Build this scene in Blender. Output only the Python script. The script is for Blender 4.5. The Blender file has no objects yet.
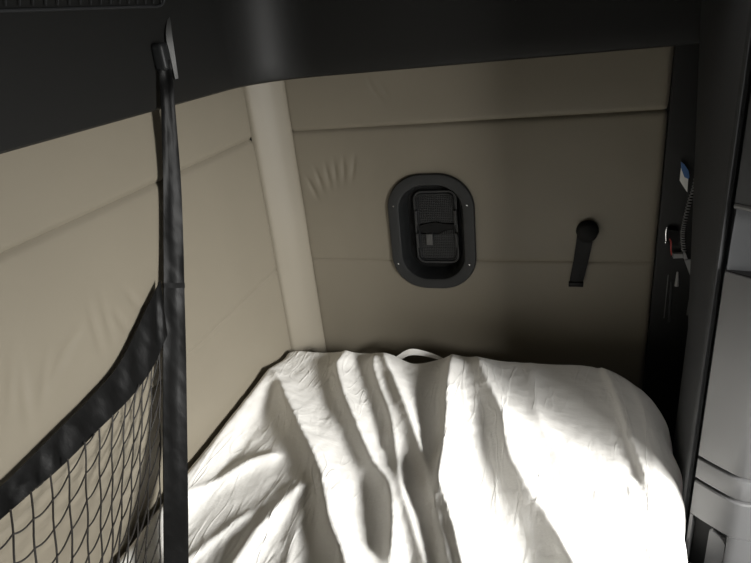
import bpy, bmesh, math, random
from mathutils import Vector, Matrix, noise
random.seed(7)
S = bpy.context.scene
COL = S.collection

# ------------------------------------------------------------------ camera
CAM = Vector((0.812, -1.6, 1.78))
FPX = 596.4
YAW, PIT, ROL = -0.31955, -0.41337, -0.11243
fw = Vector((math.sin(YAW)*math.cos(PIT), math.cos(YAW)*math.cos(PIT), math.sin(PIT)))
r0 = Vector((math.cos(YAW), -math.sin(YAW), 0)); u0 = r0.cross(fw)
RT = r0*math.cos(ROL) + u0*math.sin(ROL)
UP = -r0*math.sin(ROL) + u0*math.cos(ROL)
cd = bpy.data.cameras.new('camera'); cam = bpy.data.objects.new('camera', cd); COL.objects.link(cam)
cd.sensor_width = 36; cd.lens = FPX/751*36; cd.clip_start = 0.02
cam.matrix_world = Matrix(((RT.x, UP.x, -fw.x, CAM.x), (RT.y, UP.y, -fw.y, CAM.y), (RT.z, UP.z, -fw.z, CAM.z), (0, 0, 0, 1)))
S.camera = cam

def at(px, py, ax, v):
    """point of the plane (axis ax = v) that is seen at photo position px, py"""
    d = RT*((px-375.5)/FPX) - UP*((py-281.5)/FPX) + fw
    return CAM + d*((v-CAM[ax])/d[ax])

# ------------------------------------------------------------------ materials
def mat(name, col, rough=.6, metal=0, spec=.5, bump=None, mottle=None, sheen=0, coat=0):
    m = bpy.data.materials.new(name); m.use_nodes = True
    nt = m.node_tree; b = nt.nodes['Principled BSDF']
    b.inputs['Base Color'].default_value = (*col, 1)
    b.inputs['Roughness'].default_value = rough
    b.inputs['Metallic'].default_value = metal
    b.inputs['Specular IOR Level'].default_value = spec
    if sheen:
        b.inputs['Sheen Weight'].default_value = sheen
    tc = nt.nodes.new('ShaderNodeTexCoord')
    if mottle:
        sc, amt = mottle
        n = nt.nodes.new('ShaderNodeTexNoise'); n.inputs['Scale'].default_value = sc; n.inputs['Detail'].default_value = 5
        nt.links.new(tc.outputs['Object'], n.inputs['Vector'])
        r = nt.nodes.new('ShaderNodeMapRange'); r.inputs[3].default_value = 1-amt; r.inputs[4].default_value = 1+amt
        nt.links.new(n.outputs['Fac'], r.inputs[0])
        mx = nt.nodes.new('ShaderNodeVectorMath'); mx.operation = 'SCALE'; mx.inputs[0].default_value = col
        nt.links.new(r.outputs[0], mx.inputs['Scale']); nt.links.new(mx.outputs[0], b.inputs['Base Color'])
    if bump:
        prev = None
        for (sc, st, dist, stretch, det) in bump:
            mp = nt.nodes.new('ShaderNodeMapping'); mp.inputs['Scale'].default_value = stretch
            nt.links.new(tc.outputs['Object'], mp.inputs['Vector'])
            n = nt.nodes.new('ShaderNodeTexNoise'); n.inputs['Scale'].default_value = sc; n.inputs['Detail'].default_value = det
            nt.links.new(mp.outputs[0], n.inputs['Vector'])
            bp = nt.nodes.new('ShaderNodeBump'); bp.inputs['Strength'].default_value = st; bp.inputs['Distance'].default_value = dist
            nt.links.new(n.outputs['Fac'], bp.inputs['Height'])
            if prev: nt.links.new(prev.outputs[0], bp.inputs['Normal'])
            prev = bp
        nt.links.new(prev.outputs[0], b.inputs['Normal'])
    return m

VINYL = mat('padded_vinyl', (.207, .184, .142), .5, spec=.35, bump=[(900, .12, .001, (1, 1, 1), 2), (9, .25, .006, (1, 1, 1), 2)], mottle=(5, .05))
VINYL2 = mat('padded_vinyl_corner', (.23, .206, .162), .5, spec=.35, bump=[(900, .12, .001, (1, 1, 1), 2)], mottle=(5, .04))
HEADER = mat('dark_moulded_plastic', (.0125, .0125, .012), .5, spec=.3, bump=[(700, .2, .001, (1, 1, 1), 2)])
PLAST = mat('charcoal_plastic', (.026, .027, .0285), .6, spec=.3, bump=[(800, .2, .001, (1, 1, 1), 2)])
CABM = mat('grey_cabinet_plastic', (.12, .12, .121), .45, spec=.5, bump=[(800, .2, .001, (1, 1, 1), 2)])
BLACK = mat('matte_black', (.010, .010, .010), .75, spec=.2)
VENTM = mat('vent_plastic', (.016, .017, .0175), .48, spec=.4, bump=[(700, .15, .001, (1, 1, 1), 2)])
GRILL = mat('grille_metal', (.035, .036, .037), .38, metal=.3)
WEB = mat('black_webbing', (.005, .005, .005), .45, spec=.16, bump=[(420, .3, .0008, (1, 1, .15), 2), (34, .55, .005, (1, 1, .6), 1)])
CORD = mat('net_cord', (.016, .014, .012), .7)
SHEET = mat('white_cotton', (.80, .785, .75), .85, spec=.15, sheen=.1,
            bump=[(1500, .06, .0005, (1, 1, 1), 2), (26, .22, .004, (1, .5, 1), 2), (75, .45, .0026, (.45, 1, 1), 3), (75, .36, .0024, (1, .3, 1), 3)])
def creases(m):
    nt = m.node_tree; b = nt.nodes['Principled BSDF']
    prev = b.inputs['Normal'].links[0].from_node
    tc = [n for n in nt.nodes if n.type == 'TEX_COORD'][0]
    for sc, rot, st, wid in ((9, .5, .9, .93), (15, -.6, .8, .93), (22, 1.2, .7, .92)):
        mp = nt.nodes.new('ShaderNodeMapping'); mp.inputs['Rotation'].default_value = (0, 0, rot); mp.inputs['Scale'].default_value = (1, .22, 1)
        nt.links.new(tc.outputs['Object'], mp.inputs['Vector'])
        n = nt.nodes.new('ShaderNodeTexNoise'); n.inputs['Scale'].default_value = sc; n.inputs['Detail'].default_value = 1.2
        nt.links.new(mp.outputs[0], n.inputs['Vector'])
        a = nt.nodes.new('ShaderNodeMath'); a.operation = 'MULTIPLY_ADD'; a.inputs[1].default_value = 2; a.inputs[2].default_value = -1
        nt.links.new(n.outputs['Fac'], a.inputs[0])
        c = nt.nodes.new('ShaderNodeMath'); c.operation = 'ABSOLUTE'; nt.links.new(a.outputs[0], c.inputs[0])
        r = nt.nodes.new('ShaderNodeMapRange'); r.interpolation_type = 'SMOOTHSTEP'
        r.inputs[1].default_value = 0; r.inputs[2].default_value = 1-wid; r.inputs[3].default_value = 1; r.inputs[4].default_value = 0
        nt.links.new(c.outputs[0], r.inputs[0])
        k = nt.nodes.new('ShaderNodeTexNoise'); k.inputs['Scale'].default_value = 6; k.inputs['Detail'].default_value = 1
        nt.links.new(tc.outputs['Object'], k.inputs['Vector'])
        g = nt.nodes.new('ShaderNodeMapRange'); g.inputs[1].default_value = .42; g.inputs[2].default_value = .62
        nt.links.new(k.outputs['Fac'], g.inputs[0])
        mu = nt.nodes.new('ShaderNodeMath'); mu.operation = 'MULTIPLY'; nt.links.new(r.outputs[0], mu.inputs[0]); nt.links.new(g.outputs[0], mu.inputs[1])
        bp = nt.nodes.new('ShaderNodeBump'); bp.inputs['Strength'].default_value = st; bp.inputs['Distance'].default_value = .0011
        nt.links.new(mu.outputs[0], bp.inputs['Height']); nt.links.new(prev.outputs[0], bp.inputs['Normal'])
        prev = bp
    nt.links.new(prev.outputs[0], b.inputs['Normal'])
creases(SHEET)
FOAM = mat('mattress_ticking', (.02, .02, .021), .85)
BASEM = mat('bunk_base_board', (.03, .03, .03), .7)
FLOORM = mat('rubber_floor', (.025, .025, .025), .7, bump=[(120, .3, .002, (1, 1, 1), 2)])
CHROME = mat('bright_metal', (.6, .6, .6), .25, metal=1)
STEEL = mat('grey_steel', (.10, .10, .098), .5, metal=.4)
PAPER = mat('white_paper', (.75, .75, .72), .7)
BLUE = mat('blue_ink', (.05, .13, .32), .5)
RED = mat('red_wire', (.45, .03, .02), .45)
GREYP = mat('grey_plug_plastic', (.3, .3, .3), .45)

# ------------------------------------------------------------------ helpers
def tag(o, label=None, cat=None, group=None, kind=None):
    if label: o['label'] = label
    if cat: o['category'] = cat
    if group: o['group'] = group
    if kind: o['kind'] = kind
    return o

def thing(name, loc, label, cat, group=None):
    o = bpy.data.objects.new(name, None); COL.objects.link(o); o.location = loc
    o.empty_display_size = .05
    return tag(o, label, cat, group)

def obj(name, bm, m, parent=None, smooth=True, angle=40):
    me = bpy.data.meshes.new(name)
    bmesh.ops.recalc_face_normals(bm, faces=bm.faces)
    bm.to_mesh(me); bm.free()
    me.materials.append(m)
    if smooth:
        me.polygons.foreach_set('use_smooth', [True]*len(me.polygons))
        me.set_sharp_from_angle(angle=math.radians(angle))
    o = bpy.data.objects.new(name, me); COL.objects.link(o)
    if parent:
        o.parent = parent; o.matrix_parent_inverse = Matrix.Translation(-Vector(parent.location))
    return o

def box(bm, lo, hi, bev=0):
    x0, y0, z0 = lo; x1, y1, z1 = hi
    t = bmesh.new()
    bmesh.ops.create_cube(t, size=1)
    for v in t.verts:
        v.co = Vector(((x0+x1)/2+v.co.x*(x1-x0), (y0+y1)/2+v.co.y*(y1-y0), (z0+z1)/2+v.co.z*(z1-z0)))
    if bev:
        bmesh.ops.bevel(t, geom=list(t.edges), offset=bev, segments=3, affect='EDGES', profile=.6)
    join(bm, t)

def join(bm, t):
    vm = [bm.verts.new(v.co) for v in t.verts]
    t.verts.index_update()
    for f in t.faces: bm.faces.new([vm[v.index] for v in f.verts])
    t.free()

def loft(bm, rings, closed=True, cap0=False, cap1=False):
    rv = [[bm.verts.new(p) for p in r] for r in rings]
    n = len(rv[0])
    for a, b in zip(rv, rv[1:]):
        for i in range(n if closed else n-1):
            j = (i+1) % n
            bm.faces.new((a[i], a[j], b[j], b[i]))
    if cap0: bm.faces.new(rv[0])
    if cap1: bm.faces.new(rv[-1])

def tube(bm, pts, r, n=8, cap=True):
    pts = [Vector(p) for p in pts]
    rings = []; ref = None
    for i, p in enumerate(pts):
        d = (pts[min(i+1, len(pts)-1)]-pts[max(i-1, 0)]).normalized()
        if ref is None:
            ref = d.orthogonal().normalized()
        ref = (ref - d*ref.dot(d)).normalized()
        b = d.cross(ref)
        rr = r[i] if isinstance(r, (list, tuple)) else r
        rings.append([p + (ref*math.cos(2*math.pi*k/n)+b*math.sin(2*math.pi*k/n))*rr for k in range(n)])
    loft(bm, rings, True, cap, cap)

def spline(pts, per=8):
    pts = [Vector(p) for p in pts]; out = []
    P = [pts[0]*2-pts[1]] + pts + [pts[-1]*2-pts[-2]]
    for i in range(1, len(P)-2):
        for k in range(per):
            t = k/per; a, b, c, d = P[i-1], P[i], P[i+1], P[i+2]
            out.append(.5*((2*b)+(c-a)*t+(2*a-5*b+4*c-d)*t*t+(3*b-a-3*c+d)*t**3))
    out.append(pts[-1]); return out

def ribbon(bm, L, R, th, wob=None):
    """a webbing strip with thickness between two edge curves"""
    L = [Vector(p) for p in L]; R = [Vector(p) for p in R]
    rings = []
    n = len(L)
    for i in range(n):
        t = (L[min(i+1, n-1)]+R[min(i+1, n-1)]-L[max(i-1, 0)]-R[max(i-1, 0)]).normalized()
        w = R[i]-L[i]
        nn = t.cross(w).normalized()
        row = []
        M = 7
        for k in range(M):
            f = k/(M-1)
            o = wob(i, f) if wob else 0
            row.append(L[i]+w*f+nn*(th/2+o))
        for k in range(M-1, -1, -1):
            f = k/(M-1)
            o = wob(i, f) if wob else 0
            row.append(L[i]+w*f+nn*(-th/2+o))
        rings.append(row)
    loft(bm, rings, True, True, True)

def rrect(cx, cz, w, h, r, y, n=10):
    out = []
    for (sx, sz, a0) in ((1, 1, 0), (-1, 1, 90), (-1, -1, 180), (1, -1, 270)):
        for k in range(n+1):
            a = math.radians(a0+90*k/n)
            out.append(Vector((cx+sx*(w/2-r)+r*math.cos(a), y, cz+sz*(h/2-r)+r*math.sin(a))))
    return out

def in_rrect(x, z, cx, cz, w, h, r):
    qx = abs(x-cx)-w/2+r; qz = abs(z-cz)-h/2+r
    return math.hypot(max(qx, 0), max(qz, 0)) + min(max(qx, qz), 0) < r

def sstep(a, b, x):
    t = min(1, max(0, (x-a)/(b-a))); return t*t*(3-2*t)

# ------------------------------------------------------------------ room shell
def flat(name, pts, m, label=None):
    bm = bmesh.new(); bm.faces.new([bm.verts.new(p) for p in pts])
    return tag(obj(name, bm, m, smooth=False), label, kind='structure')

def slab_struct(name, lo, hi, m):
    bm = bmesh.new(); box(bm, lo, hi); return tag(obj(name, bm, m, smooth=False), kind='structure')

slab_struct('floor', (-.1, -3.0, -.05), (3.0, .1, 0), FLOORM)
slab_struct('ceiling', (-.1, -3.0, 2.12), (3.0, .1, 2.18), HEADER)

CH = .077          # leg of the padded corner strip
ZT, Z1, Z2, ZB = 1.652, 1.508, 1.112, .50
VC = (.471, 1.2)    # vent centre

def pad_height(du, dv_lo, dv_hi, thin_lo, thin_hi):
    h = -.010*math.exp(-max(du, 0)/.0045)
    for e, thin in ((dv_lo, thin_lo), (dv_hi, thin_hi)):
        if thin: h += -.0022*math.exp(-e/.0022) - .0012*math.exp(-e/.02)
        else: h += -.007*math.exp(-e/.0042) - .003*math.exp(-e/.035)
    return h

# puckers: u, v, angle, length, width, height
def pucker(u, v, lst):
    h = 0
    for (pu, pv, a, L, w, A) in lst:
        dx, dz = u-pu, v-pv
        s = dx*math.cos(a)+dz*math.sin(a); t = -dx*math.sin(a)+dz*math.cos(a)
        if abs(s) < 2*L and abs(t) < 4*w:
            h += A*math.exp(-(s/L)**2*1.5-(t/w)**2)
    return h

PK_END = []
for k, (px, py, sl) in enumerate([(312, 188, 1.95), (319, 180, 1.8), (327.5, 176, 1.66), (335, 172.5, 1.57), (343.5, 170, 1.48), (353, 169, 1.36)]):
    p = at(px, py, 1, 0)
    PK_END.append((p.x, p.z, sl, .035, .0055, -.0042))
for (px, py, sl) in [(371, 86, 2.0), (384, 90, 2.1), (378, 96, 2.2)]:
    p = at(px, py, 1, 0); PK_END.append((p.x, p.z, sl, .03, .006, -.0022))
PK_LEFT = []
for (px, py, a, L) in [(72, 342, .3, .04), (96, 330, 1.5, .05), (108, 320, 1.5, .05), (122, 322, 1.9, .04), (134, 300, 2.0, .04), (60, 365, .5, .06),
                       (25, 395, 1.3, .06), (12, 385, 1.1, .05), (45, 378, 1.0, .05)]:
    p = at(px, py, 0, 0); PK_LEFT.append((p.y, p.z, a, L, .008, -.0034))

def pad(name, axis, u0_, u1_, v0, v1, m, parent, pk, hole=None, step=.005):
    nu = max(2, int((u1_-u0_)/step)); nv = max(2, int((v1-v0)/step))
    bm = bmesh.new(); V = []
    for j in range(nv+1):
        row = []
        for i in range(nu+1):
            u = u0_+(u1_-u0_)*i/nu; v = v0+(v1-v0)*j/nv
            h = pad_height(min(u-u0_, u1_-u), v-v0, v1-v, v0 == Z2, v1 == Z2) + pucker(u, v, pk)
            h += .0016*noise.noise(Vector((u*7, v*7, 3.1+axis)))
            row.append(bm.verts.new((h, u, v) if axis == 0 else (u, -h, v)))
        V.append(row)
    for j in range(nv):
        for i in range(nu):
            if hole:
                u = u0_+(u1_-u0_)*(i+.5)/nu; v = v0+(v1-v0)*(j+.5)/nv
                if in_rrect(u, v, VC[0], VC[1], .215, .312, .085): continue
            bm.faces.new((V[j][i], V[j][i+1], V[j+1][i+1], V[j+1][i]))
    return obj(name, bm, m, parent, angle=60)

bm = bmesh.new(); box(bm, (-.06, -2.9, 0), (-.012, .09, 2.12))
wl = tag(obj('wall_left', bm, BLACK, smooth=False), kind='structure')
bm = bmesh.new(); box(bm, (-.06, .085, 0), (1.6, .12, 2.12)); box(bm, (-.05, .012, 0), (.34, .085, 2.12)); box(bm, (.6, .012, 0), (1.6, .085, 2.12))
box(bm, (.34, .012, 0), (.6, .085, 1.03)); box(bm, (.34, .012, 1.37), (.6, .085, 2.12))
we = tag(obj('wall_end', bm, BLACK, smooth=False), kind='structure')
for (a, b) in ((Z1, ZT+.02), (Z2, Z1), (ZB, Z2)):
    pad('padded_panel', 0, -2.6, -CH+.004, a, b, VINYL, wl, PK_LEFT, step=.007)
    pad('padded_panel', 1, CH-.004, 1.066, a, b, VINYL, we, PK_END, hole=True, step=.0045)
# padded strip across the corner
bm = bmesh.new(); rings = []
for z in [ZB+(ZT+.02-ZB)*k/80 for k in range(81)]:
    r = []
    A = Vector((-.004, -CH-.006, z)); B = Vector((CH+.006, .004, z)); n = Vector((1, -1, 0)).normalized()
    for k in range(25):
        f = k/24; e = min(f, 1-f)*.11
        h = .010*(1-math.exp(-e/.004)) + .005*sstep(0, .05, e) + .0015*noise.noise(Vector((f, z*6, 0)))
        r.append(A.lerp(B, f)+n*(h-.002))
    rings.append(r)
loft(bm, rings, False)
tag(obj('trim_1', bm, VINYL2), 'padded beige strip covering the corner between the two padded walls', kind='structure')

# dark header moulding above the pads, turning the corner in a wide curve
bm = bmesh.new()
def header_path(ins):
    R = .17
    pts = [(ins, -2.7+k*(2.7-R-ins)/12) for k in range(12)]
    for k in range(17):
        a = math.pi - math.pi/2*k/16
        pts.append((ins+R+R*math.cos(a), -ins-R+R*math.sin(a)))
    pts += [(ins+R+k*(1.45-ins-R)/12, -ins) for k in range(1, 13)]
    return pts
prof = [(-.02, ZT+.004), (.010, ZT), (.016, ZT+.004), (.018, ZT+.012), (.020, 1.70), (.026, 1.80), (.034, 1.90), (.042, 2.0), (.05, 2.12)]
rings = [[Vector((p[0], p[1], z+.0)) for p in header_path(i)] for i, z in prof]
loft(bm, rings, False)
tag(obj('trim_2', bm, HEADER), 'dark moulded plastic header above the padded walls', kind='structure')

# end strip behind the pillar
bm = bmesh.new(); box(bm, (1.067, -.004, .3), (1.32, .02, 2.12), .003)
tag(obj('trim_3', bm, HEADER), 'narrow black plastic strip right of the padded end wall', kind='structure')

# side pillar beside the bunk
bm = bmesh.new(); rings = []
def pil_edge(z):
    # near edge of the recess leans towards the room lower down
    return -.175 - .35*(1.4-z) if z > 1.08 else -.287 + .02*(1.08-z)
for k in range(60):
    z = .2+(2.12-.2)*k/59
    ye = pil_edge(z)
    g = .0
    rings.append([Vector(p) for p in [(1.30, -.535, z), (1.092, -.535, z), (1.084, -.551, z), (1.0765, -.553, z), (1.0735, -.548, z), (1.0745, -.538, z), (1.080, -.50, z),
                                      (1.088, (-.5+ye)/2, z), (1.097, ye-.02, z), (1.1, ye-.006, z), (1.106, ye+.004, z), (1.118, ye+.01, z), (1.30, ye+.02, z)]])
loft(bm, rings, True, True, True)
tag(obj('trim_4', bm, PLAST), 'tall dark plastic pillar between the bunk recess and the grey cabinet', kind='structure')

# ------------------------------------------------------------------ grey side cabinet on the right
cab = thing('side_cabinet', (1.25, -.58, 0), 'tall dark grey moulded cabinet on the right, with shelf opening and grooved band', 'cabinet')
PROF = [(1.086, -.563), (1.1, -.577), (1.118, -.593), (1.134, -.607), (1.146, -.615), (1.158, -.618), (1.18, -.619), (1.28, -.622), (1.95, -.635)]  # right end lengthened out of view to block light from the recess
def offs(pts, d):
    out = []
    for i, p in enumerate(pts):
        a = Vector(pts[max(i-1, 0)]); b = Vector(pts[min(i+1, len(pts)-1)])
        t = (b-a).normalized(); n = Vector((-t.y, t.x))      # into the cabinet
        out.append(Vector(p)+n*d)
    return out
def ring(d, z, pts=PROF):
    q = offs(pts, d)
    x0 = q[0].x
    return [Vector((p.x, p.y, z)) for p in q] + [Vector((1.95, -.53, z)), Vector((q[0].x+.02, -.53, z))]
def slab(name, z0, z1, m, b=.003, pts=PROF, extra=0):
    bm = bmesh.new()
    loft(bm, [ring(b, z0, pts), ring(b*.3, z0+b*.3, pts), ring(0, z0+b, pts), ring(-extra, (z0+z1)/2, pts), ring(0, z1-b, pts), ring(b*.3, z1-b*.3, pts), ring(b, z1, pts)], True, True, True)
    return obj(name, bm, m, cab)
slab('plinth', .02, .50, CABM)
slab('door_panel', .9415, 1.332, CABM)
slab('trim_band', .8875, .9345, CABM)
slab('upper_panel', 1.448, 2.11, PLAST, .006)
# carcass visible in the grooves and at the back of the shelf opening
bm = bmesh.new(); loft(bm, [ring(.012, .5), ring(.012, .945)], True, True, True)
obj('carcass', bm, BLACK, cab)
bm = bmesh.new()
BK = [(1.0885, -.561), (1.097, -.5615), (1.115, -.565), (1.14, -.568), (1.20, -.572), (1.95, -.585)]
loft(bm, [[Vector((x, y+dy, z)) for x, y in BK]+[Vector((1.95, -.53, z)), Vector((1.10, -.53, z))] for dy, z in ((0, 1.325), (0, 1.36), (-.002, 1.40), (-.006, 1.45))], True, True, True)
obj('shelf_back', bm, PLAST, cab)
bm = bmesh.new()
loft(bm, [[Vector((x, y+.004, z)) for x, y in PROF[:8]]+[Vector((1.95, -.60, z)), Vector((1.95, -.56, z)), Vector((1.10, -.556, z))] for z in (1.3325, 1.3345)], True, True, True)
obj('shelf_floor_shade', bm, BLACK, cab)  # thin black sheet put in as the shade on the shelf floor
bm = bmesh.new()
lp = offs(PROF[:8], .002); tube(bm, [(p.x, p.y, 1.447) for p in lp], .0045, 8)
obj('shelf_lip', bm, STEEL, cab)
# lower panel with the pull pocket
dirv = Vector((1.146-1.086, -.615+.563)).normalized(); inn = Vector((-dirv.y, dirv.x))
def F(s, z, d=0):
    p = Vector((1.086, -.563))+dirv*s+inn*d
    return Vector((p.x, p.y, z))
bm = bmesh.new()
loft(bm, [ring(.003, .792), ring(0, .795), ring(0, .877), ring(.003, .880)], True, True, True)
loft(bm, [[F(0, z), F(.006, z), F(.006, z, .03), F(0, z, .03)] for z in (.505, .793)], True, True, True)
right = [tuple(F(.076, 0)[:2])] + PROF[4:]
def ring2(d, z):
    q = offs(right, d); return [Vector((p.x, p.y, z)) for p in q]+[Vector((1.95, -.53, z)), Vector((1.16, -.54, z))]
loft(bm, [ring2(0, .505), ring2(0, .793)], True, True, True)
loft(bm, [[F(.0, z), F(.08, z), F(.08, z, .03), F(0, z, .03)] for z in (.505, .655)], True, True, True)
obj('lower_panel', bm, CABM, cab)
bm = bmesh.new()
loft(bm, [[F(.006, z, .024), F(.078, z, .024), F(.078, z, .034), F(.006, z, .034)] for z in (.65, .795)], True, True, True)
obj('pocket_back', bm, PLAST, cab)
bm = bmesh.new()
P = [(.040, .655), (.040, .778), (.046, .784), (.070, .774), (.075, .766), (.075, .655)]
loft(bm, [[F(s, z, .024) for s, z in P], [F(s, z, .004) for s, z in P], [F(.0575+(s-.0575)*.94, .715+(z-.715)*.97, .001) for s, z in P]], True, True, True)
obj('pull_handle', bm, CABM, cab, angle=30)

# ------------------------------------------------------------------ bunk: base, mattress, sheet
bm = bmesh.new(); box(bm, (.02, -2.15, 0.001), (1.05, -.03, .66), .006)
tag(obj('bunk_base', bm, BASEM), 'dark bunk platform under the mattress', 'bunk')

RX0, RX1, RY0, RY1 = .011, 1.070, -2.12, -.120
def sdf(x, y, ins):
    cx, cy = (RX0+RX1)/2, (RY0+RY1)/2; hw, hh = (RX1-RX0)/2-ins, (RY1-RY0)/2-ins
    px, py = x-cx, y-cy
    r = .165 if (px > 0 and py > 0) else (.03 if py > 0 else .05)
    r = max(r-ins, .004)
    qx, qy = abs(px)-hw+r, abs(py)-hh+r
    d = min(max(qx, qy), 0)+math.hypot(max(qx, 0), max(qy, 0))-r
    if qx > 0 and qy > 0:
        l = math.hypot(qx, qy); nx, ny = qx/l, qy/l
    elif qx > qy: nx, ny = 1, 0
    else: nx, ny = 0, 1
    return d, math.copysign(nx, px), math.copysign(ny, py)

# fold crests of the sheet on the bed (metres), height, lit-side width, far-side width
FOLDS = [
 ([(.013, -.277), (.079, -.341), (.168, -.461), (.268, -.591), (.332, -.677), (.408, -.817), (.47, -.91), (.53, -1.1)], .032, .050, .030, .10),
 ([(.205, -.12), (.217, -.199), (.223, -.253), (.287, -.381), (.346, -.479), (.428, -.611), (.483, -.68), (.515, -.76), (.55, -.9)], .024, .034, .022, .06),
 ([(.30, -.13), (.328, -.241), (.371, -.334), (.428, -.447), (.48, -.586), (.521, -.702), (.567, -.798), (.61, -.90), (.66, -1.1)], .015, .022, .018, .10),
 ([(.32, -.12), (.357, -.206), (.433, -.362), (.481, -.459), (.544, -.599), (.584, -.705), (.606, -.767), (.64, -.86), (.69, -1.0), (.74, -1.12)], .026, .030, .030, .10),
 ([(.525, -.10), (.537, -.165), (.555, -.355), (.579, -.516), (.590, -.624), (.60, -.695), (.635, -.776), (.68, -.90), (.75, -1.1)], .034, .048, .020, .02),
 ([(.595, -.10), (.611, -.172), (.639, -.268), (.695, -.418), (.725, -.564), (.769, -.66), (.812, -.737), (.87, -.85), (.97, -1.05)], .030, .052, .034, .10),
 ([(.755, -.12), (.755, -.182), (.766, -.275), (.785, -.42), (.822, -.517), (.88, -.62)], .008, .03, .03, .05),
 ([(.93, -.10), (.935, -.15), (.953, -.252), (.97, -.447), (.990, -.556), (1.0, -.60)], .010, .05, .0035, .06),
 ([(.999, -.19), (1.016, -.327), (1.022, -.453), (1.018, -.533)], .004, .02, .012, .04),
 ([(.03, -.82), (.054, -.781), (.095, -.719), (.147, -.648), (.219, -.61)], .013, .024, .018, .05),
 ([(.22, -1.0), (.248, -.91), (.26, -.828), (.287, -.733), (.32, -.70)], .014, .04, .026, .05),
 ([(.34, -1.0), (.345, -.90), (.33, -.82), (.325, -.76)], .008, .02, .02, .04),
 ([(.11, -1.0), (.17, -.86), (.22, -.78)], .006, .02, .012, .05),
]
SEG = []
for pts, H, wr, wl_, taper in FOLDS:
    sp = [Vector((p.x, p.y)) for p in spline([(a, b, 0) for a, b in pts], 5)]
    L = [0]
    for a, b in zip(sp, sp[1:]): L.append(L[-1]+(b-a).length)
    bb = (min(p.x for p in sp)-.16, max(p.x for p in sp)+.16, min(p.y for p in sp)-.16, max(p.y for p in sp)+.16)
    SEG.append((sp, L, H, wr, wl_, taper, bb))

def folds(x, y):
    h = 0
    for sp, L, H, wr, wl_, taper, bb in SEG:
        if x < bb[0] or x > bb[1] or y < bb[2] or y > bb[3]: continue
        best = 9; side = 1; s = 0
        for i in range(len(sp)-1):
            a, b = sp[i], sp[i+1]
            ex, ey = b.x-a.x, b.y-a.y
            l2 = ex*ex+ey*ey
            t = ((x-a.x)*ex+(y-a.y)*ey)/l2
            t = 0 if t < 0 else 1 if t > 1 else t
            dx, dy = x-a.x-ex*t, y-a.y-ey*t
            d = dx*dx+dy*dy
            if d < best:
                best = d; side = ex*dy-ey*dx; s = L[i]+(L[i+1]-L[i])*t
        d = math.sqrt(best)
        f = 1
        if taper: f = sstep(0, taper, s+.02)*sstep(0, taper, L[-1]-s+.01)
        # the crests run towards the viewer: the wall on their +x side faces the windscreen
        w = wr if side > 0 else wl_
        q = d/w
        h += 1.4*H*f*math.exp(-q**1.3)
    return h

def sheet_point(x, y):
    r = .024 + .045*sstep(.86, 1.03, x)*sstep(-1.0, -.40, y)
    d, nx, ny = sdf(x, y, r)
    if d <= 0:
        bx, by, s = x, y, 0
    else:
        bx, by, s = x-nx*d, y-ny*d, d
    # tops: rises to the wall on the left, domes off near the right corner
    top = .862 + .034*(1-sstep(.015, .10, bx))*sstep(-.16, -.30, by) + .008*sstep(.75, .95, bx)*sstep(-.5, -.2, by)
    top += .010*noise.noise(Vector((bx*3.2, by*3.2, 7.7)))
    fall = 1 if d <= 0 else max(0, 1-s/.09)
    h = (folds(x, y) if y > -1.3 else 0)*(.35+.65*sstep(-.01, .11, -sdf(bx, by, 0)[0]))*fall
    c = .0030*noise.noise(Vector((x*14, y*6, 1.0))) + .0009*noise.noise(Vector((x*40, y*22, 4.0)))
    c += .0012*(1-abs(noise.noise(Vector((x*20+y*9, y*20-x*6, 9.0))))*2.2)
    ang = min(s/r, math.pi/2)
    ox = r*math.sin(ang); oz = r*(1-math.cos(ang)) + max(0, s-r*math.pi/2)
    px, py, pz = bx+nx*ox, by+ny*ox, top-oz
    k = math.cos(ang)
    hang = max(0, s-.05)
    wv = .006*math.sin(34*(x+y)+3*noise.noise(Vector((x*5, y*5, 0))))*min(1, hang/.03) if nx > .2 else 0
    pz += (h+c)*k
    px += nx*(c*(1-k)*.6+wv); py += ny*(c*(1-k)*.6)
    px += (.010*math.exp(-((y+.43)/.16)**2)-.032*sstep(-.50, -.85, y))*sstep(.8, 1.02, bx)
    # sheet edge pulled back under the loose hem
    py -= math.exp(-((x-.43)/.055)**2)*.040*sstep(-.30, -.15, y)
    return Vector((px, py, pz))

bm = bmesh.new()
xs = []; x = RX0-.10
while x < RX1+.12: xs.append(x); x += .0056
ys = []; y = RY1+.12
while y > -1.02: ys.append(y); y -= .0056
while y > -2.2: ys.append(y); y -= .03
V = [[bm.verts.new(sheet_point(x, y)) for x in xs] for y in ys]
for j in range(len(ys)-1):
    for i in range(len(xs)-1):
        bm.faces.new((V[j][i], V[j][i+1], V[j+1][i+1], V[j+1][i]))
sheet = tag(obj('bed_sheet', bm, SHEET, angle=120), 'rumpled white cotton sheet stretched over the bunk mattress', 'sheet')
# loose hem standing up at the far edge
bm = bmesh.new()
up = spline([(.325, -.128, .832), (.361, -.128, .853), (.409, -.126, .882), (.468, -.126, .873), (.517, -.128, .852), (.55, -.13, .838)], 6)
lo = spline([(.322, -.130, .822), (.363, -.132, .838), (.411, -.138, .868), (.468, -.134, .862), (.517, -.132, .845), (.55, -.132, .828)], 6)
ribbon(bm, lo, up, .002)
obj('loose_hem', bm, SHEET, sheet)

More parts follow.
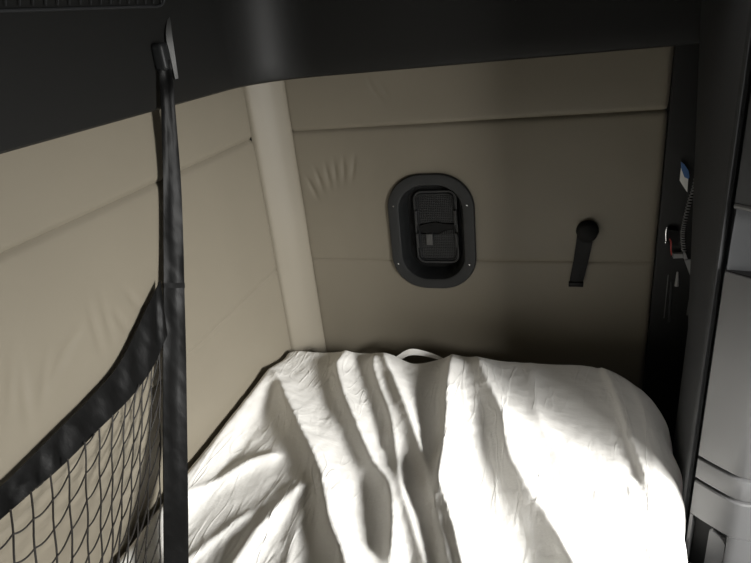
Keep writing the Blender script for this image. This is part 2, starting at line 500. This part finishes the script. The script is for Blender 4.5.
bm = bmesh.new()
rings = []
for ins, z in ((.03, .665), (.018, .672), (.014, .69), (.014, .80), (.02, .82), (.034, .832), (.05, .836)):
    r = []
    for k in range(96):
        a = 2*math.pi*k/96
        # walk outwards from the middle until the outline is met
        lo_, hi_ = 0, 2.0
        ca, sa = math.cos(a), math.sin(a)
        for _ in range(26):
            m_ = (lo_+hi_)/2
            if sdf((RX0+RX1)/2+ca*m_, (RY0+RY1)/2+sa*m_, ins)[0] < 0: lo_ = m_
            else: hi_ = m_
        r.append(Vector(((RX0+RX1)/2+ca*lo_, (RY0+RY1)/2+sa*lo_, z)))
    rings.append(r)
loft(bm, rings, True, True, True)
tag(obj('mattress', bm, FOAM), 'dark bunk mattress hidden under the white sheet', 'mattress')

# ------------------------------------------------------------------ vent in the end wall
vent = thing('wall_vent', (VC[0], 0, VC[1]-.17), 'black oval recessed vent with grille, set in the padded end wall', 'vent')
cx, cz = VC
bm = bmesh.new()
R = [(.246, .345, .100, .006), (.25, .349, .102, -.003), (.249, .348, .102, -.008), (.244, .343, .1, -.011), (.196, .296, .079, -.012),
     (.186, .286, .075, -.010), (.178, .278, .071, -.002), (.170, .270, .066, .012), (.160, .258, .058, .034), (.154, .252, .052, .043)]
loft(bm, [rrect(cx, cz, w, h, r, y, 14) for w, h, r, y in R], True, False, False)
fl = obj('flange', bm, VENTM, vent)
bm = bmesh.new()
loft(bm, [rrect(cx, cz, .20, .30, .06, .050, 8), rrect(cx, cz, .20, .30, .06, .046, 8)], True, True, True)
obj('recess_back', bm, BLACK, vent)
gx, gz = .477, 1.2025
bm = bmesh.new()
loft(bm, [rrect(gx, gz, w, h, r, y, 8) for w, h, r, y in ((.130, .226, .027, .046), (.130, .226, .027, .037), (.126, .222, .025, .034), (.118, .214, .021, .034), (.115, .211, .02, .037),
     (.115, .211, .02, .040), (.111, .207, .018, .040), (.110, .206, .018, .037), (.106, .202, .016, .036), (.102, .198, .014, .038), (.102, .198, .014, .046))], True)
gf = obj('grille_frame', bm, GRILL, vent)
def screen(name, z0, z1, cut):
    bm = bmesh.new()
    x0, x1 = gx-.051, gx+.051
    n = int((x1-x0)/.0052)
    for i in range(n+1):
        x = x0+(x1-x0)*i/n
        box(bm, (x-.0009, .0405, z0), (x+.0009, .0435, z1+cut(x)))
    n = int((z1-z0)/.0052)
    for k in range(n+1):
        z = z0+(z1-z0)*k/n
        box(bm, (x0, .040, z-.0009), (x1, .043, z+.0009))
    return obj(name, bm, GRILL, vent, smooth=False)
screen('upper_screen', 1.216, 1.300, lambda x: 0)
screen('lower_screen', 1.105, 1.178, lambda x: max(0, min(.016, (x-gx)*.5)))
bm = bmesh.new()
P = [(-.053, 1.196), (-.03, 1.186), (0, 1.188), (.022, 1.196), (.053, 1.198), (.053, 1.212), (.02, 1.214), (0, 1.219), (-.03, 1.215), (-.053, 1.208)]
loft(bm, [[Vector((gx+a, y, b)) for a, b in P] for y in (.044, .034)], True, True, True)
obj('crossbar', bm, BLACK, vent, smooth=False)
bm = bmesh.new(); box(bm, (.445, .029, 1.149), (.464, .043, 1.185), .002); tag(obj('latch_tab', bm, STEEL, vent), 'small grey latch tab')
for z in (1.235, 1.165):
    for sx in (-1, 1):
        bm = bmesh.new(); box(bm, (gx+sx*.058-.004, .027, z-.022), (gx+sx*.058+.004, .037, z+.022), .0015)
        obj('hinge', bm, GRILL, vent)
for (x, z) in ((.366, 1.285), (.576, 1.284), (.365, 1.107), (.576, 1.106)):
    bm = bmesh.new()
    loft(bm, [[Vector((x+r*math.cos(2*math.pi*k/12), y, z+r*math.sin(2*math.pi*k/12))) for k in range(12)] for r, y in ((.0032, -.010), (.0032, -.0128), (.0022, -.0142))], True, True, True)
    tag(obj('screw', bm, CHROME, vent), 'bright screw head')

# ------------------------------------------------------------------ tie strap on the end wall
ts = thing('tie_strap', (.89, 0, 1.045), 'short black webbing strap hanging from round cap on end wall', 'strap')
bm = bmesh.new()
rings = []
for f, y in ((1, .0), (1, -.012), (.93, -.019), (.78, -.024), (.5, -.027), (.15, -.0285)):
    rings.append([Vector((.893+.029*f*math.cos(a)*(1 if math.sin(a) > -.2 else .92), y, 1.203+.030*f*math.sin(a))) for a in [2*math.pi*k/28 for k in range(28)]])
loft(bm, rings, True, True, True)
obj('anchor_cap', bm, BLACK, ts)
bm = bmesh.new()
c = spline([(.888, -.016, 1.195), (.884, -.018, 1.16), (.879, -.014, 1.12), (.872, -.012, 1.075), (.868, -.012, 1.047)], 5)
ribbon(bm, [p+Vector((-.021+.004*i/len(c), 0, .002)) for i, p in enumerate(c)], [p+Vector((.021-.004*i/len(c), .001, -.002)) for i, p in enumerate(c)], .003)
obj('strap', bm, WEB, ts)
bm = bmesh.new(); box(bm, (.849, -.018, 1.044), (.888, -.008, 1.058), .002); obj('hem', bm, WEB, ts)

# ------------------------------------------------------------------ safety net along the left wall
net = thing('safety_net', (.15, -.95, .86), 'black cord safety net with wide webbing straps beside the left wall', 'net')
ed = [(158.5, 170.5, 60, .042), (159.5, 172.5, 78, .042), (161, 175, 107, .042), (163, 180.5, 180, .026), (163.3, 183, 245, .026), (163.5, 184, 290, .030), (163, 185.5, 350, .038), (163, 186.5, 420, .056), (163.5, 187.5, 500, .098), (164, 188, 563, .150), (164.5, 188.5, 590, .170), (165, 189, 612, .174)]
Lc = spline([at(a, y, 0, x-.010) for a, b, y, x in ed], 6)
Rc = spline([at(b, y, 0, x+.010) for a, b, y, x in ed], 6)
bm = bmesh.new()
ribbon(bm, Lc, Rc, .0032, lambda i, f: .0022*math.sin(i*.55+1.5*math.sin(i*.21))*math.sin(math.pi*f) + .0012*math.sin(f*9))
obj('hanging_strap', bm, WEB, net)
bm = bmesh.new()
ribbon(bm, [at(163, 283, 0, .019), at(163.5, 288, 0, .020)], [at(184, 283, 0, .039), at(184.3, 288, 0, .040)], .006)
obj('stitched_join', bm, WEB, net)
o_ = [(160, 281), (148, 305), (120, 362), (90, 398), (60, 428), (30, 458), (0, 487), (-40, 520), (-90, 550)]
i_ = [(167, 335), (152, 368), (130, 398), (100, 428), (63, 465), (32, 492), (0, 520), (-35, 550), (-80, 580)]
Lb = spline([at(*p, 0, .017) for k, p in enumerate(o_)], 8)
Rb = spline([at(*p, 0, .036) for p in i_], 8)
bm = bmesh.new()
ribbon(bm, Lb, Rb, .003, lambda i, f: (.0030*math.sin(i*.95+.8*math.sin(i*.37)))*math.sin(math.pi*f)**1.5)
obj('edge_band', bm, WEB, net)
# cords
VX = [([(-52, 560), (-48, 640)]), ([(-30, 540), (-26, 640)]), ([(-9, 530), (-4, 640)]), [(11, 511), (15, 563)], [(31.5, 495), (36, 563)], [(51, 480), (57, 563)], [(68, 460), (73, 563)], [(85, 443), (89, 563)],
      [(99, 430), (102, 563)], [(112, 416), (112.5, 563)], [(125, 402), (122, 500), (119, 563)], [(135, 392), (131, 500), (127, 563)],
      [(143, 380), (139, 500), (136, 563)], [(152, 368), (149, 480), (146, 563)], [(160, 350), (160, 450), (160, 563)]]
def vx(k, y):
    P = VX[k]
    for a, b in zip(P, P[1:]):
        if y <= b[1] or b is P[-1]:
            return a[0]+(b[0]-a[0])*(y-a[1])/(b[1]-a[1])
YB = 730
def NX(y): return .036+.115*sstep(420, 600, y)
bm = bmesh.new()
def inner_y(x):
    for (a, b) in zip(i_, i_[1:]):
        if b[0] <= x <= a[0]: return a[1]+(b[1]-a[1])*(x-a[0])/(b[0]-a[0])
    return i_[0][1] if x > i_[0][0] else i_[-1][1]
for k in range(len(VX)):
    y = inner_y(VX[k][0][0])-1; pts = []
    while y < YB:
        p = at(vx(k, y)+.6*math.sin(y*.11+k*2), y, 0, NX(y)+.002*math.sin(y*.1+k)); y += 9
        if p.z < .892: break
        pts.append(p)
    tube(bm, pts, .00145, 6)
rise = [13, 14, 14, 15, 16, 18, 25, 22, 22, 22, 22, 24, 26, 26]
base = [372]
for r in rise: base.append(base[-1]-r)
for jn in range(-6, 36):
    for k in range(len(VX)-1):
        sp0 = 31-7*k/13; sp1 = 31-7*(k+1)/13
        ya, yb = base[k]+jn*sp0+9*math.sin(k*1.7)*.3, base[k+1]+jn*sp1+9*math.sin((k+1)*1.7)*.3
        xa, xb = vx(k, ya), vx(k+1, yb)
        if yb > YB or ya > YB+8: continue
        if yb < inner_y(xb)-8 and ya < inner_y(xa)-8: continue
        pts = []
        for q in range(7):
            f = q/6
            x = xa+(xb-xa)*f; y = ya+(yb-ya)*f + 3.2*math.sin(math.pi*f)
            if y < inner_y(x)-1: continue
            p = at(x, y, 0, NX(y)+.003*math.sin(math.pi*f))
            if p.z > .892: pts.append(p)
        if len(pts) > 1: tube(bm, pts, .0014, 6)
obj('cord_mesh', bm, CORD, net)
# buckle at the top of the strap
bm = bmesh.new()
b = at(164.5, 56, 0, .035)
box(bm, (.022, b.y-.026, b.z-.028), (.050, b.y+.003, b.z+.026), .009)
obj('buckle', bm, VENTM, net)
# bracket on the header
ab = thing('anchor_bracket', (.022, -.40, 1.705), 'curved grey metal bracket on the dark header behind the strap buckle', 'bracket')
bm = bmesh.new()
Lx = spline([at(169, 17, 0, .024), at(166.5, 25, 0, .028), at(165.5, 35, 0, .030), at(167, 47, 0, .030), at(170.5, 60, 0, .028), at(174.5, 79, 0, .024)], 6)
Rx = spline([at(170, 17, 0, .026), at(170.8, 25, 0, .034), at(171.5, 35, 0, .037), at(173.2, 47, 0, .037), at(175.2, 60, 0, .034), at(177.6, 78, 0, .028)], 6)
ribbon(bm, Lx, Rx, .007)
obj('blade', bm, STEEL, ab)

# ------------------------------------------------------------------ overhead net at the top left of the header
on = thing('overhead_net', (.04, -.8, 1.85), 'dark storage net with thin lip along the header at top left', 'net')
bm = bmesh.new()
tube(bm, spline([(.034, -2.0, 1.846), (.034, -1.2, 1.846), (.034, -.8, 1.846), (.034, -.5, 1.847), (.034, -.44, 1.847), (.036, -.418, 1.858), (.044, -.405, 1.90), (.06, -.40, 2.0)], 5), .0028, 8)
obj('lip', bm, PLAST, on)
bm = bmesh.new()
for k in range(60):
    y = -.43-.026*k
    tube(bm, [(.036, y, 1.852), (.042, y+.002, 1.87), (.055, y+.004, 1.99)], .0011, 5)
for k in range(9):
    z = 1.868+.014*k
    tube(bm, [(.040+.015*k/9, -.42, z), (.040+.015*k/9, -2.0, z)], .0011, 5)
obj('cord_mesh', bm, PLAST, on)

# ------------------------------------------------------------------ things in the dark recess at the right of the end wall
YR = -.012
def rc(px, py, y=YR): return at(px, py, 1, y)
def plate(name, pts, th, m, parent=None, y=YR):
    bm = bmesh.new()
    P = [rc(*p, y) for p in pts]
    loft(bm, [P, [p+Vector((0, -th, 0)) for p in P]], True, True, True)
    return obj(name, bm, m, parent, smooth=False)
lf = thing('folded_leaflet', rc(684, 192), 'folded white leaflet with blue corner, tucked in the dark recess', 'leaflet')
plate('page', [(681, 168), (684, 176), (688, 178.5), (687.5, 186), (687, 192), (683, 186), (679.7, 180.5), (680.3, 173)], .003, PAPER, lf)
tag(plate('cover', [(680.8, 161.5), (684, 164), (688, 170), (689, 176), (688, 178.5), (684, 176.5), (681.2, 169)], .006, BLUE, lf), 'blue printed corner')
# coiled cord
bm = bmesh.new()
cl = spline([rc(699, 160, -.03), rc(695, 183, -.03), rc(689, 203, -.03), rc(684.5, 222, -.03), rc(682.5, 236, -.03), rc(684, 252, -.03)], 52)
pts = []
for i, p in enumerate(cl):
    a = i*math.pi/4
    pts.append(p+Vector((math.cos(a)*.0045, math.sin(a)*.0045, 0)))
tube(bm, pts, .0013, 6)
cc = tag(obj('coiled_cord', bm, GREYP), 'thin grey coiled cord hanging down the dark recess', 'cord')
pl = thing('cord_plug', rc(680, 257), 'small grey connector at the lower end of the coiled cord', 'plug')
plate('body', [(672.5, 252), (682, 252), (682.5, 256), (672.5, 256.5)], .014, GREYP, pl)
plate('strain_relief', [(682.5, 250), (685, 252), (687, 257.5), (683.5, 258)], .010, GREYP, pl, YR-.002)
so = thing('power_socket', rc(668, 244), 'black socket with worn bright rim at the edge of the end wall', 'socket')
def so_pt(px, py, d=0): return rc(px, py, -.006-d)
bm = bmesh.new(); tube(bm, spline([so_pt(667.8, 226.5), so_pt(666.2, 230), so_pt(665.8, 236), so_pt(666, 240), so_pt(665.4, 243.5)], 6), [.0012+.0009*abs(math.sin(i*1.1)) for i in range(25)], 6)
obj('rim', bm, CHROME, so)
plate('housing', [(667, 227), (677, 228), (677, 243), (667, 242)], .022, BLACK, so, -.004)
bm = bmesh.new(); tube(bm, spline([rc(669.5, 239, -.03), rc(671, 242, -.03), rc(671, 249, -.03), rc(671.6, 255, -.028)], 6), .0016, 6)
tag(obj('red_wire', bm, RED), 'short red wire running from the black socket to the grey connector', 'wire')
bk = tag(plate('corner_gusset', [(684, 259.5), (694, 259), (689.5, 274)], .006, GREYP, None, -.02), 'small grey triangular gusset below the coiled cord', 'gusset')
rl = thing('slide_rail', rc(666, 318), 'pair of thin metal rails in the lower part of the dark recess', 'rail')
for a, b in (((668.3, 275), (664, 318)), ((671.5, 282), (669, 322))):
    bm = bmesh.new(); tube(bm, [rc(*a, -.008), rc((a[0]+b[0])/2, (a[1]+b[1])/2, -.008), rc(*b, -.008)], .0012 if a[0] < 670 else .003, 6)
    obj('rail', bm, STEEL if a[0] < 670 else PLAST, rl)
bm = bmesh.new(); tube(bm, [rc(677.5, 272, -.01), rc(677, 280, -.01), rc(676.5, 286, -.01)], [.002, .004, .005], 8)
tag(obj('cable_end', bm, GREYP), 'short grey cable end hanging between the rails and the gusset', 'cable')
bm = bmesh.new(); tube(bm, [rc(689.3, 300, -.01), rc(688.5, 308, -.01), rc(687.5, 315, -.01)], [.0018, .003, .003], 8)
tag(obj('latch_pin', bm, STEEL), 'small bright pin low in the dark recess', 'pin')

# ------------------------------------------------------------------ light
W = bpy.data.worlds.new('world'); S.world = W; W.use_nodes = True
W.node_tree.nodes['Background'].inputs[0].default_value = (.92, .96, 1, 1)
W.node_tree.nodes['Background'].inputs[1].default_value = .02
def area(name, loc, tgt, sx, sy, power, col=(1, 1, 1), spread=180):
    l = bpy.data.lights.new(name, 'AREA'); l.shape = 'RECTANGLE'; l.size = sx; l.size_y = sy; l.energy = power; l.color = col
    l.spread = math.radians(spread)
    o = bpy.data.objects.new(name, l); COL.objects.link(o); o.location = loc
    o.rotation_euler = (Vector(tgt)-Vector(loc)).to_track_quat('-Z', 'Y').to_euler()
    return o
area('windscreen_daylight', (2.60, -1.55, 1.68), (.16, -.60, .40), .45, .35, 19, (1, .99, .96), 66)
area('door_window_daylight', (1.75, -1.30, 1.31), (.6, -.72, .95), .28, .28, 13.5, (1, .99, .96))
area('bunk_fill_light', (.98, -.50, 2.10), (.98, -.50, 0), .12, .12, .22, (1, .97, .92), 56)  # added overhead fill, no real fitting; lifts the dark drape at the bed's right

S.view_settings.view_transform = 'Standard'; S.view_settings.look = 'None'
S.view_settings.exposure = 0; S.view_settings.gamma = 1
S.view_settings.use_curve_mapping = False
